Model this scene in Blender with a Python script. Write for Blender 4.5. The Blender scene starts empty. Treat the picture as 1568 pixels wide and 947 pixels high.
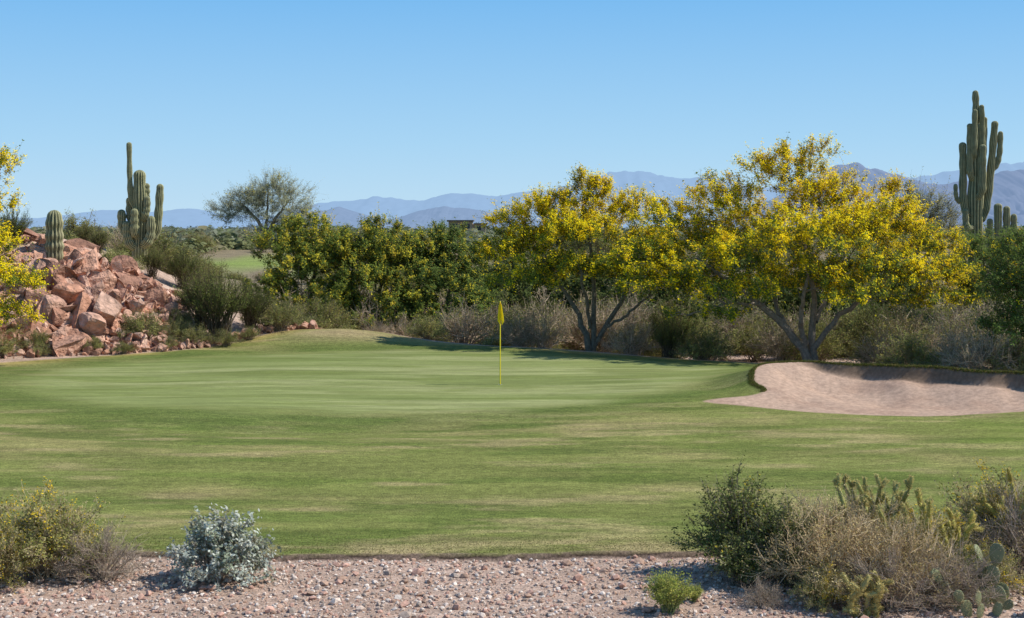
import bpy, math, random
import numpy as np
from mathutils import Vector
random.seed(3)
sc = bpy.context.scene
sc.view_settings.view_transform = 'Standard'
sc.view_settings.look = 'None'
sc.view_settings.exposure = 0
COL = sc.collection

# ------------------------------------------------------------ helpers
def ss(x, a, b):
    t = np.clip((np.asarray(x, float) - a) / (b - a), 0, 1)
    return t * t * (3 - 2 * t)

def _hash(ix, iy, s):
    v = np.sin(ix * 127.1 + iy * 311.7 + s * 74.7) * 43758.5453
    return v - np.floor(v)

def vnoise(x, y, s=0):
    x = np.asarray(x, float); y = np.asarray(y, float)
    ix = np.floor(x); iy = np.floor(y); fx = x - ix; fy = y - iy
    fx = fx * fx * (3 - 2 * fx); fy = fy * fy * (3 - 2 * fy)
    a = _hash(ix, iy, s); b = _hash(ix + 1, iy, s); c = _hash(ix, iy + 1, s); d = _hash(ix + 1, iy + 1, s)
    return (a + (b - a) * fx) * (1 - fy) + (c + (d - c) * fx) * fy

def fbm(x, y, s=0, o=4):
    r = 0; a = 0.5; f = 1
    for i in range(o):
        r = r + a * vnoise(x * f, y * f, s + i * 13); a *= 0.5; f *= 2.03
    return r

def unit(v):
    return v / np.maximum(np.linalg.norm(v, axis=-1, keepdims=True), 1e-9)

class MB:
    def __init__(self):
        self.v = []; self.f = []; self.k = []; self.c = []; self.m = []; self.n = 0
    def add(self, v, f, col, mat=0):
        v = np.asarray(v, float).reshape(-1, 3); f = np.asarray(f, int)
        self.v.append(v); self.f.append((f + self.n).ravel())
        self.k.append(np.full(len(f), f.shape[1])); self.m.append(np.full(len(f), mat))
        c = np.asarray(col, float)
        if c.ndim == 1: c = np.tile(c, (len(v), 1))
        self.c.append(c); self.n += len(v)
    def mesh(self, name, mats, smooth=False):
        me = bpy.data.meshes.new(name)
        v = np.concatenate(self.v); f = np.concatenate(self.f); k = np.concatenate(self.k)
        c = np.concatenate(self.c); m = np.concatenate(self.m)
        me.vertices.add(len(v)); me.vertices.foreach_set("co", v.astype(np.float32).ravel())
        me.loops.add(len(f)); me.loops.foreach_set("vertex_index", f.astype(np.int32))
        me.polygons.add(len(k))
        st = np.concatenate([[0], np.cumsum(k)[:-1]]).astype(np.int32)
        me.polygons.foreach_set("loop_start", st)
        for mt in mats: me.materials.append(mt)
        me.polygons.foreach_set("material_index", m.astype(np.int32))
        me.update(calc_edges=True)
        me.polygons.foreach_set("use_smooth", np.full(len(k), smooth))
        at = me.color_attributes.new("Col", 'FLOAT_COLOR', 'POINT')
        cc = np.ones((len(v), 4), np.float32); cc[:, :3] = c
        at.data.foreach_set("color", cc.ravel())
        return me
    def obj(self, name, mats, smooth=False, loc=(0, 0, 0), parent=None):
        ob = bpy.data.objects.new(name, self.mesh(name, mats, smooth)); COL.objects.link(ob)
        ob.location = loc
        if parent: ob.parent = parent
        return ob

def tubes(mb, P, R, sides, col, mat=0):
    """P (T,K,3) R (T,K)"""
    P = np.asarray(P, float); R = np.asarray(R, float)
    T, K, _ = P.shape
    tg = unit(np.gradient(P, axis=1))
    ref = np.where(np.abs(tg[:, :1, 2:3]) > 0.8, np.array([1., 0, 0]), np.array([0., 0, 1.]))
    ref = np.broadcast_to(ref, tg.shape)
    u = unit(np.cross(tg, ref)); w = np.cross(tg, u)
    a = np.arange(sides) * 2 * np.pi / sides
    V = P[:, :, None] + R[:, :, None, None] * (u[:, :, None] * np.cos(a)[None, None, :, None] + w[:, :, None] * np.sin(a)[None, None, :, None])
    idx = np.arange(T * K * sides).reshape(T, K, sides)
    n = np.roll(idx, -1, axis=2)
    F = np.stack([idx[:, :-1], n[:, :-1], n[:, 1:], idx[:, 1:]], -1).reshape(-1, 4)
    c = np.asarray(col, float)
    if c.ndim == 2: c = np.repeat(c, K * sides, axis=0)
    mb.add(V.reshape(-1, 3), F, c, mat)

def leaves(mb, C, A, L, W, col, rng, mat=0, nrm=None):
    N = len(C)
    if nrm is None:
        A = unit(A); B = unit(np.cross(A, rng.normal(size=(N, 3))))
    else:
        nrm = unit(nrm); A = unit(A - nrm * np.sum(A * nrm, 1, keepdims=True)); B = np.cross(nrm, A)
    L = np.broadcast_to(L, (N,))[:, None] * .5; W = np.broadcast_to(W, (N,))[:, None] * .5
    V = np.stack([C - A * L, C + B * W, C + A * L, C - B * W], 1)
    F = np.arange(N * 4).reshape(N, 4)
    mb.add(V.reshape(-1, 3), F, np.repeat(col, 4, axis=0), mat)

# ------------------------------------------------------------ materials
def newmat(name):
    m = bpy.data.materials.new(name); m.use_nodes = True
    nt = m.node_tree; nt.nodes.clear()
    out = nt.nodes.new('ShaderNodeOutputMaterial')
    return m, nt, out
def N(nt, t, **kw):
    n = nt.nodes.new(t)
    for k, v in kw.items(): setattr(n, k, v)
    return n

def mat_leaf():
    m, nt, out = newmat("leaf_foliage")
    a = N(nt, 'ShaderNodeAttribute', attribute_name="Col")
    d = N(nt, 'ShaderNodeBsdfDiffuse'); t = N(nt, 'ShaderNodeBsdfTranslucent'); mx = N(nt, 'ShaderNodeMixShader')
    mx.inputs[0].default_value = 0.34
    nt.links.new(a.outputs['Color'], d.inputs[0]); nt.links.new(a.outputs['Color'], t.inputs[0])
    nt.links.new(d.outputs[0], mx.inputs[1]); nt.links.new(t.outputs[0], mx.inputs[2]); nt.links.new(mx.outputs[0], out.inputs[0])
    return m
def mat_col(name, rough=.9, scale=20, amt=.35, bump=.3, bscale=40, dist=.02):
    m, nt, out = newmat(name)
    a = N(nt, 'ShaderNodeAttribute', attribute_name="Col")
    p = N(nt, 'ShaderNodeBsdfPrincipled'); p.inputs['Roughness'].default_value = rough
    p.inputs['Specular IOR Level'].default_value = .2
    tc = N(nt, 'ShaderNodeNewGeometry')
    n = N(nt, 'ShaderNodeTexNoise'); n.inputs['Scale'].default_value = scale; n.inputs['Detail'].default_value = 5
    mr = N(nt, 'ShaderNodeMapRange'); mr.inputs[1].default_value = .3; mr.inputs[2].default_value = .7
    mr.inputs[3].default_value = 1 - amt; mr.inputs[4].default_value = 1 + amt
    vm = N(nt, 'ShaderNodeVectorMath', operation='SCALE')
    nt.links.new(tc.outputs['Position'], n.inputs['Vector'])
    nt.links.new(n.outputs[0], mr.inputs[0]); nt.links.new(a.outputs['Color'], vm.inputs[0]); nt.links.new(mr.outputs[0], vm.inputs['Scale'])
    nt.links.new(vm.outputs[0], p.inputs['Base Color'])
    n2 = N(nt, 'ShaderNodeTexNoise'); n2.inputs['Scale'].default_value = bscale; n2.inputs['Detail'].default_value = 6
    nt.links.new(tc.outputs['Position'], n2.inputs['Vector'])
    b = N(nt, 'ShaderNodeBump'); b.inputs['Strength'].default_value = bump; b.inputs['Distance'].default_value = dist
    nt.links.new(n2.outputs[0], b.inputs['Height']); nt.links.new(b.outputs[0], p.inputs['Normal'])
    nt.links.new(p.outputs[0], out.inputs[0])
    return m
M_LEAF = mat_leaf()
M_BARK = mat_col("bark", .9, 12, .3, .5, 40)
M_ROCK = mat_col("granite_rock", .9, 4, .4, 1, 7, .14)
M_STONE = mat_col("gravel_stone", .9, 40, .25, .3, 90, .01)
M_CACT = mat_col("cactus_skin", .6, 6, .2, .1, 60, .01)
M_PAINT = mat_col("painted_metal", .45, 10, .05, .02, 50)
M_WALL = mat_col("stucco", .9, 3, .1, .1, 20)

# ------------------------------------------------------------ terrain
def cr(pts, n=8):
    pts = np.array(pts, float); out = []
    L = len(pts)
    for i in range(L):
        p0, p1, p2, p3 = pts[i - 1], pts[i], pts[(i + 1) % L], pts[(i + 2) % L]
        for t in np.arange(n) / n:
            out.append(.5 * ((2 * p1) + (-p0 + p2) * t + (2 * p0 - 5 * p1 + 4 * p2 - p3) * t * t + (-p0 + 3 * p1 - 3 * p2 + p3) * t ** 3))
    return np.array(out)

def sdist(x, y, poly, lim=8.0):
    x = np.asarray(x, float); y = np.asarray(y, float); shp = x.shape
    x = x.ravel(); y = y.ravel()
    res = np.full(x.shape, -50.)
    mn = poly.min(0) - lim; mx = poly.max(0) + lim
    sel = (x > mn[0]) & (x < mx[0]) & (y > mn[1]) & (y < mx[1])
    if not sel.any(): return res.reshape(shp)
    xs = x[sel]; ys = y[sel]
    best = np.full(xs.shape, 1e9); ins = np.zeros(xs.shape, bool)
    for i in range(len(poly)):
        a = poly[i]; b = poly[(i + 1) % len(poly)]; d = b - a
        t = np.clip(((xs - a[0]) * d[0] + (ys - a[1]) * d[1]) / (d @ d + 1e-12), 0, 1)
        best = np.minimum(best, (xs - a[0] - t * d[0]) ** 2 + (ys - a[1] - t * d[1]) ** 2)
        c = ((a[1] > ys) != (b[1] > ys)) & (xs < (b[0] - a[0]) * (ys - a[1]) / (b[1] - a[1] + 1e-12) + a[0])
        ins ^= c
    res[sel] = np.where(ins, 1, -1) * np.sqrt(best)
    return res.reshape(shp)

GREEN = cr([(-12.5, 36.2), (-12.4, 40.0), (-9.5, 42.9), (-5.4, 44.6), (0, 44.2), (3.2, 42.1), (6.05, 39.2), (4.9, 36.2), (2.35, 32.8), (0, 31.3), (-4, 30.5), (-7.55, 30.8), (-10.3, 32.8)])
BUNK = cr([(4.3, 32.1), (5.2, 31.1), (6.4, 30.2), (8.4, 29.8), (10.3, 30.2), (12, 30.9), (13.2, 31.9), (12.6, 32.8), (11.9, 33.5), (11.2, 33.7), (10.3, 34.4), (9.6, 34.7), (8.9, 35.3), (8.3, 35.5), (7.6, 35.9), (7.0, 35.8), (6.1, 35.3), (5.75, 34.1), (5.9, 33.3), (5.4, 32.8)], 6)
FARX = np.array([-200, -30, -15, -10.9, -8, -6.1, -3.6, 0, 3.6, 7.7, 10.7, 13, 18, 30, 200])
FARY = np.array([38, 38, 41.5, 44.6, 48.3, 50.4, 48.3, 46.3, 44.2, 41.2, 39.0, 37.0, 35, 33, 33.])
def fary(x): return np.interp(x, FARX, FARY) + .5 * (fbm(np.asarray(x) * .7, 3.3, 5) - .5)
def neary(x):
    x = np.asarray(x, float)
    return 17.62 + .16 * (vnoise(x * .8, 1.5, 2) - .5) + .09 * (vnoise(x * 5, 2.5, 3) - .5) + 1.4 * ss(x, 4.2, 6.2) + .3 * ss(-x, 4, 6)

def rockh(x, y):
    hx = np.interp(x, [-60, -20, -16.2, -14, -11.5, -10, -7.6, -6.5], [3.0, 3.3, 3.45, 2.6, 1.5, .75, .15, 0])
    start = 42.6 + np.interp(x, [-20, -12, -8], [0, 1.5, 4.5])
    front = ss(y, start - .5, start + 5)
    back = 1 - .35 * ss(y, 52, 66) - .65 * ss(y, 66, 85)
    return hx * front * back

def bmask(x, y): return ss(y + .45 * (x - 8), 31.6, 34.2) * ss(x, 4.6, 6.4)
def H(x, y):
    x = np.asarray(x, float); y = np.asarray(y, float)
    z = .10 * (fbm(x * .12, y * .12, 9) - .5)
    near = neary(x); far = fary(x)
    ing = ss(y, near - .03, near + .05)
    z = z + .07 * ing + .03 * (fbm(x * 1.3, y * 1.3, 4) - .5) * (1 - ing)
    z = z + .12 * ss(y, 20, 30) * (1 - ss(y, 50, 60))
    z = z + .46 * np.exp(-((x + 6) / 2.9) ** 2 - ((y - 48.4) / 2.3) ** 2)
    z = z + .30 * (fbm(x * .16 + 3, y * .2, 33, 2) - .38) * ss(y, 24, 34) * (1 - ss(y, 44, 50))
    z = z - .16 * np.exp(-((x + 4 - .3 * (y - 29)) / 6) ** 2 - ((y - 28.6) / 1.6) ** 2)
    wash = ss(y, far, far + 5) * ss(x, -10, -5)
    z = z - .75 * wash * (1 - ss(y, 62, 80)) + .25 * (fbm(x * .3, y * .3, 21) - .5) * ss(y, far, far + 3)
    z = z + 2.4 * ss(y, 65, 110)
    z = z + rockh(x, y) * (1 + .15 * (fbm(x * .8, y * .8, 31) - .5))
    d = sdist(x, y, BUNK)
    b = bmask(x, y)
    Lp = (.50 + .10 * (vnoise(x * .8, y * .3, 77) - .5)) * b
    wr = ss(x, 6.9, 8.8)
    dr = .04 + .30 * wr * (.75 + .5 * vnoise(x * 1.7, 4.2, 78))
    wd = .20 + .10 * vnoise(x * 2.3, 8.2, 79)
    zin = Lp - b * dr * ss(d, .02, wd) - .16 * ss(d, 0, 1.1) * (1 - .4 * b) - b * (.44 - .06 * wr) * ss(d, .05, 2.1) + .10 * (fbm(x * 1.6, y * 1.6, 7) - .5) * ss(d, 0, .5)
    zout = Lp * np.exp(np.minimum(d, 0) / 1.5)
    z = z + np.where(d > 0, zin, zout)
    z = z + 1.2 * (fbm(x * .01, y * .01, 41) - .5) * ss(y, 150, 400)
    return z

def h1(x, y): return float(H(np.array([x]), np.array([y]))[0])

def axis(dense_a, dense_b, step, lo, hi, g=1.18):
    a = list(np.arange(dense_a, dense_b + 1e-6, step))
    s = step; v = dense_b; R = []
    while v < hi: s *= g; v += s; R.append(v)
    s = step; v = dense_a; Lq = []
    while v > lo: s *= g; v -= s; Lq.append(v)
    return np.array(Lq[::-1] + a + R)
xs = axis(-17, 14, .08, -16000, 16000, 1.15)
ys0 = axis(14.5, 19.4, .045, -60, 19.5, 1.12); ys0 = ys0[ys0 < 19.4]
ys1 = axis(19.45, 51, .07, 19.44, 16000, 1.12); ys1 = ys1[ys1 >= 19.44]
ys = np.concatenate([ys0, ys1])
X, Y = np.meshgrid(xs, ys)
Z = H(X, Y)
near = neary(X); far = fary(X)
grass = ss(Y, near + .02, near + .07) * (1 - ss(Y, far - .25, far + .25))
dg = sdist(X, Y, GREEN); db = sdist(X, Y, BUNK)
pgreen = ss(dg + 1.0 * (fbm(X * .7, Y * .7, 55) - .5), -.8, .8)
fringe = ss(dg + 1.2 * (fbm(X * .5, Y * .5, 57) - .5), -3.2, -.4) * (1 - pgreen)
sand = ss(db + .14 * (fbm(X * 3, Y * 3, 56) - .5), -.04, .06)
farfair = (1 - ss(((X + 17.5) / 5.5) ** 2 + ((Y - 94) / 5.0) ** 2, .85, 1.1))
farfair = np.maximum(farfair, 1 - ss(((X + 11) / 3.2) ** 2 + ((Y - 90) / 2.0) ** 2, .85, 1.1))
def mixc(c, t, d): return c * (1 - t[..., None]) + np.array(d) * t[..., None]
C = np.zeros(X.shape + (3,)) + np.array([.48, .345, .265])
n1 = fbm(X * .5, Y * .5, 51)
C = mixc(C, ss(n1, .4, .6) * .5, [.38, .26, .19])
C = mixc(C, ss(Y, 52, 66) * .75, [.17, .15, .075])
C = mixc(C, ss(Y, 100, 250), [.19, .18, .09])
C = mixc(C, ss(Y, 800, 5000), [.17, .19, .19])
lawn = np.zeros(X.shape + (3,)) + np.array([.190, .205, .055])
lawn = mixc(lawn, ss(fbm(X * .22, Y * .55, 61), .42, .60) * .8, [.285, .250, .095])
lawn = mixc(lawn, ss(fbm(X * .35 + 9, Y * 1.1, 66), .48, .66) * .75, [.120, .155, .033])
lawn = mixc(lawn, ss(fbm(X * .6 + 9, Y * 2.0, 69), .50, .70) * .7, [.35, .285, .13])
lawn = mixc(lawn, ss(fbm(X * .5 + 19, Y * 2.2, 169), .50, .68) * .6, [.12, .16, .03])
# mowing passes (alternate nap) across the fairway
mow = ss(np.sin((Y * .96 + X * .16 + .35 * vnoise(X * .2, Y * .2, 12)) * 2 * np.pi / 2.6), -.35, .35)
lawn = lawn * (1 + .10 * (mow - .5) * (1 - fringe))[..., None]
strip = (1 - ss(Y - near, .1, 1.2)) * ss(fbm(X * 1.2, Y * 2, 71), .35, .6)
lawn = mixc(lawn, strip * .75, [.36, .28, .14])
lawn = mixc(lawn, fringe * .72, [.105, .145, .032])
lawn = mixc(lawn, ss(X, 7, 10) * (1 - ss(Y, 27, 30)) * ss(Y, 23, 25) * .5, [.15, .205, .03])
gcol = np.zeros(X.shape + (3,)) + np.array([.215, .245, .08])
gcol = mixc(gcol, ss(fbm(X * .12, Y * .8, 81), .42, .58) * .7, [.30, .31, .13])
gcol = mixc(gcol, ss(fbm(X * .15 + 4, Y * 1.2, 88), .48, .62) * .75, [.155, .19, .05])
gcol = mixc(gcol, ss(fbm(X * .3 + 4, Y * 2.2, 188), .5, .64) * .6, [.155, .185, .046])
lawn = lawn * (1 - pgreen[..., None]) + gcol * pgreen[..., None]
rim = np.exp(-((Y - far) / 1.0) ** 2)
lawn = mixc(lawn, rim * ss(fbm(X * .4, Y, 93), .4, .6) * .7, [.40, .29, .10])
lawn = mixc(lawn, np.exp(-((X + 5.6) / 2.0) ** 2 - ((Y - 47.6) / 1.0) ** 2) * .85, [.35, .265, .14])
C = C * (1 - grass[..., None]) + lawn * grass[..., None]
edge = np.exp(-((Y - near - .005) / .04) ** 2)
C = mixc(C, edge * .95, [.035, .022, .014])  # brown cut face; no sun shadow falls here, so its shade is painted
C = mixc(C, sand, [.50, .345, .25])
C = mixc(C, sand * ss(fbm(X * 1.3, Y * 1.3, 99), .4, .6) * .6, [.42, .275, .195])
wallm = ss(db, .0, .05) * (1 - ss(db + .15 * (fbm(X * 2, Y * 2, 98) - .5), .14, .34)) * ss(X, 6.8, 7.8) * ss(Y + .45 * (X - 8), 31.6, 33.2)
C = mixc(C, wallm * .75, [.10, .07, .04])  # dark soil face, with shade under the back lip painted into its colour
C = mixc(C, farfair, [.23, .29, .075])
mb = MB()
ny, nx = X.shape
idx = np.arange(nx * ny).reshape(ny, nx)
F = np.stack([idx[:-1, :-1], idx[:-1, 1:], idx[1:, 1:], idx[1:, :-1]], -1).reshape(-1, 4)
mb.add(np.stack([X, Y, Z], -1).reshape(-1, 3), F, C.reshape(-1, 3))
m, nt, out = newmat("ground_surface")
a = N(nt, 'ShaderNodeAttribute', attribute_name="Col"); am = N(nt, 'ShaderNodeAttribute', attribute_name="Mask")
sep = N(nt, 'ShaderNodeSeparateColor'); nt.links.new(am.outputs['Color'], sep.inputs[0])
geo = N(nt, 'ShaderNodeNewGeometry')
def noise(scale, det=5, stretch=None, rough=.6):
    n = N(nt, 'ShaderNodeTexNoise'); n.inputs['Scale'].default_value = scale; n.inputs['Detail'].default_value = det; n.inputs['Roughness'].default_value = rough
    if stretch:
        mp = N(nt, 'ShaderNodeMapping'); mp.inputs['Scale'].default_value = stretch
        nt.links.new(geo.outputs['Position'], mp.inputs[0]); nt.links.new(mp.outputs[0], n.inputs['Vector'])
    else: nt.links.new(geo.outputs['Position'], n.inputs['Vector'])
    return n
def mrange(src, a0, b0, a1, b1):
    r = N(nt, 'ShaderNodeMapRange'); nt.links.new(src, r.inputs[0])
    for i, v in enumerate((a0, b0, a1, b1)): r.inputs[i + 1].default_value = v
    return r.outputs[0]
def mul(a_, b_):
    r = N(nt, 'ShaderNodeMath', operation='MULTIPLY')
    for i, v in enumerate((a_, b_)):
        if isinstance(v, float): r.inputs[i].default_value = v
        else: nt.links.new(v, r.inputs[i])
    return r.outputs[0]
f1 = mrange(noise(34, 4).outputs[0], .3, .7, .50, 1.50)
f2 = mrange(noise(7, 4, (1, 1.6, 1)).outputs[0], .3, .7, .70, 1.30)
f3 = mrange(noise(1.3, 4, (.4, 1.8, 1)).outputs[0], .3, .7, .82, 1.18)
ff = mul(mul(f1, f2), f3)
mixf = N(nt, 'ShaderNodeMix'); nt.links.new(sep.outputs['Green'], mixf.inputs['Factor']); nt.links.new(ff, mixf.inputs['A'])
gs = mul(mul(mrange(noise(2.2, 5, (.25, 2.2, 1)).outputs[0], .3, .7, .8, 1.2), mrange(noise(40, 3).outputs[0], .3, .7, .80, 1.20)), mrange(noise(9, 3, (.4, 1.6, 1)).outputs[0], .3, .7, .86, 1.14))
nt.links.new(gs, mixf.inputs['B'])
mixs = N(nt, 'ShaderNodeMix'); nt.links.new(sep.outputs['Blue'], mixs.inputs['Factor']); nt.links.new(mixf.outputs[0], mixs.inputs['A'])
nt.links.new(mrange(noise(9, 6).outputs[0], .3, .7, .72, 1.2), mixs.inputs['B'])
vm = N(nt, 'ShaderNodeVectorMath', operation='SCALE'); nt.links.new(a.outputs['Color'], vm.inputs[0]); nt.links.new(mixs.outputs[0], vm.inputs['Scale'])
p = N(nt, 'ShaderNodeBsdfPrincipled'); p.inputs['Roughness'].default_value = .95; p.inputs['Specular IOR Level'].default_value = .1
nt.links.new(vm.outputs[0], p.inputs['Base Color'])
bn = N(nt, 'ShaderNodeBump'); bn.inputs['Distance'].default_value = .035
nt.links.new(noise(28, 6, None, .7).outputs[0], bn.inputs['Height'])
st = mrange(sep.outputs['Green'], 0, 1, .7, .12)
nt.links.new(st, bn.inputs['Strength']); nt.links.new(bn.outputs[0], p.inputs['Normal']); nt.links.new(p.outputs[0], out.inputs[0])
M_GROUND = m
g = mb.obj("ground", [M_GROUND], True)
at = g.data.color_attributes.new("Mask", 'FLOAT_COLOR', 'POINT')
mk = np.ones((nx * ny, 4), np.float32); mk[:, 0] = grass.ravel(); mk[:, 1] = (pgreen * grass).ravel(); mk[:, 2] = sand.ravel()
at.data.foreach_set("color", mk.ravel())

# ------------------------------------------------------------ stones
def ico(sub):
    import bmesh
    bm = bmesh.new(); bmesh.ops.create_icosphere(bm, subdivisions=sub, radius=1)
    v = np.array([x.co[:] for x in bm.verts]); f = np.array([[q.index for q in x.verts] for x in bm.faces]); bm.free()
    return v, f
I1v, I1f = ico(1); I2v, I2f = ico(2); I3v, I3f = ico(3)
def rock_shapes(T, rng, n, nplanes=8, lo=.45, hi=.85):
    out = []
    for i in range(n):
        v = T.copy()
        for k in range(nplanes):
            nn = unit(rng.normal(size=3)); d = rng.uniform(lo, hi)
            v -= np.maximum(0, v @ nn - d)[:, None] * nn
        out.append(v)
    return out
def rotm(rng, n):
    q = unit(rng.normal(size=(n, 4))); w, x, y, z = q.T
    return np.stack([1 - 2 * (y * y + z * z), 2 * (x * y - z * w), 2 * (x * z + y * w), 2 * (x * y + z * w), 1 - 2 * (x * x + z * z), 2 * (y * z - x * w), 2 * (x * z - y * w), 2 * (y * z + x * w), 1 - 2 * (x * x + y * y)], -1).reshape(n, 3, 3)
def scatter_rocks(mb, T, Tf, P, S, cols, rng, nplanes=7, flat=.7, lo=.45, hi=.85, an=(.7, 1.2)):
    shp = np.array(rock_shapes(T, rng, 24, nplanes, lo, hi))
    n = len(P); k = rng.integers(0, 24, n)
    V = shp[k]
    sc3 = rng.uniform(an[0], an[1], size=(n, 1, 3))
    V = np.einsum('nij,nkj->nki', rotm(rng, n), V * sc3)
    V[:, :, 2] *= flat
    V = V * S[:, None, None] + P[:, None]
    Fq = (Tf[None] + (np.arange(n) * len(T))[:, None, None]).reshape(-1, 3)
    mb.add(V.reshape(-1, 3), Fq, np.repeat(cols, len(T), axis=0))
rng = np.random.default_rng(5)
mb = MB()
n = 24000
px = rng.uniform(-8, 8, n); py = rng.uniform(14.2, 17.7, n)
py = np.where(px > 4.2, rng.uniform(14.2, 19.2, n), py)
keep = py < neary(px) - .04
px = px[keep]; py = py[keep]; n = len(px)
S = .007 + .032 * rng.random(n) ** 3.4 + np.where(rng.random(n) < .012, .045, 0)
base = np.array([[.56, .43, .34], [.66, .54, .45], [.44, .29, .21], [.35, .28, .23], [.72, .62, .53], [.54, .33, .25]])
bi = rng.integers(0, 6, n); big = (S > .05) & (rng.random(n) < .6); bi[big] = np.where(rng.random(big.sum()) < .6, 5, 2)
cols = base[bi] * rng.uniform(.75, 1.15, (n, 1))
scatter_rocks(mb, I1v, I1f, np.stack([px, py, H(px, py) + S * .3], -1), S, cols, rng, 5, .75, .4, .85)
mb.obj("gravel", [M_STONE])

# ------------------------------------------------------------ rock outcrop
mb = MB(); rng = np.random.default_rng(8)
P = []; S = []
def rk(x, y, s, k=.1):
    P.append([x, y, h1(x, y) + s * k]); S.append(s)
for i in range(420):
    x = rng.uniform(-17.5, -11.2); st_ = 42.8 + np.interp(x, [-20, -12, -8], [0, 1.5, 4.5])
    y = st_ + rng.uniform(-.3, 5.2)
    s = .2 + .8 * rng.random() ** 2.2
    if x > -12.8: s *= .65
    rk(x, y, s)
for i in range(300):
    x = rng.uniform(-17.5, -11.0); st_ = 42.8 + np.interp(x, [-20, -12, -8], [0, 1.5, 4.5])
    rk(x, st_ + rng.uniform(-.5, 5), rng.uniform(.1, .22), 1.2)
for i in range(230):
    x = rng.uniform(-12.0, -6.8); y = 43.8 + (x + 11) * .8 + rng.uniform(-.1, 1.8)
    if y < float(fary(x)) + .1: y = float(fary(x)) + .1 + rng.random() * .7
    rk(x, y, .06 + .22 * rng.random() ** 2, .4)
for i in range(220):
    x = rng.uniform(-17.5, -11); y = 42.0 + (x + 16) * .5 + rng.uniform(-.2, 1.5)
    if y < float(fary(x)) + .1: y = float(fary(x)) + .1 + rng.random()
    rk(x, y, .05 + .26 * rng.random() ** 2, .3)
P = np.array(P); S = np.array(S); n = len(P)
base = np.array([[.60, .335, .23], [.68, .43, .32], [.50, .26, .17], [.54, .32, .23], [.36, .19, .13]])
cols = base[rng.integers(0, 5, n)] * rng.uniform(.75, 1.1, (n, 1))
scatter_rocks(mb, I3v, I3f, P, S, cols, rng, 13, 1.0, .25, .7, (.55, 1.35))
mb.obj("rock_outcrop", [M_ROCK])

# ------------------------------------------------------------ grass blades on the lawn edge and bunker lip
mb = MB(); rng = np.random.default_rng(9)
n = 14000
x = rng.uniform(-9, 9, n); off = np.abs(rng.normal(0, .6, n)) + .06; y = neary(x) + off
Cn = np.stack([x, y, H(x, y) + .004], -1)
A = rng.normal(size=(n, 3)) * .6 + np.array([0, 0, 1.])
gc = np.where(rng.random((n, 1)) < .45, np.array([.15, .19, .04]), np.array([.32, .27, .12])) * rng.uniform(.6, 1.2, (n, 1))
leaves(mb, Cn, A, rng.uniform(.015, .035, n), .007, gc, rng)
pb = []
for i in range(len(BUNK)):
    a0 = BUNK[i]; a1 = BUNK[(i + 1) % len(BUNK)]
    k = int(np.linalg.norm(a1 - a0) * 1100)
    q = a0 + (a1 - a0) * rng.random((k, 1)) + rng.normal(0, .045, (k, 2)); pb.append(q)
pb = np.concatenate(pb); bb = bmask(pb[:, 0], pb[:, 1]); db_ = sdist(pb[:, 0], pb[:, 1], BUNK); sel = (bb > .1) & (db_ < .07); pb = pb[sel]; bb = bb[sel]
n = len(pb)
Cn = np.stack([pb[:, 0], pb[:, 1], H(pb[:, 0], pb[:, 1]) + .005], -1)
A = rng.normal(size=(n, 3)) * .5 + np.array([-.3, -.7, .25])
gc = np.where(rng.random((n, 1)) < .6, np.array([.13, .17, .035]), np.array([.28, .23, .09])) * rng.uniform(.5, 1.2, (n, 1))
leaves(mb, Cn, A, rng.uniform(.05, .17, n) * (.5 + .5 * bb), .013, gc, rng)
mb.obj("grass_edge", [M_LEAF])

# ------------------------------------------------------------ trees
def resample(p, n):
    p = np.array(p, float); d = np.concatenate([[0], np.cumsum(np.linalg.norm(np.diff(p, axis=0), axis=1))])
    t = np.linspace(0, d[-1], n)
    q = np.stack([np.interp(t, d, p[:, i]) for i in range(p.shape[1])], -1)
    for _ in range(2):
        q[1:-1] = .25 * q[:-2] + .5 * q[1:-1] + .25 * q[2:]
    return q

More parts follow.
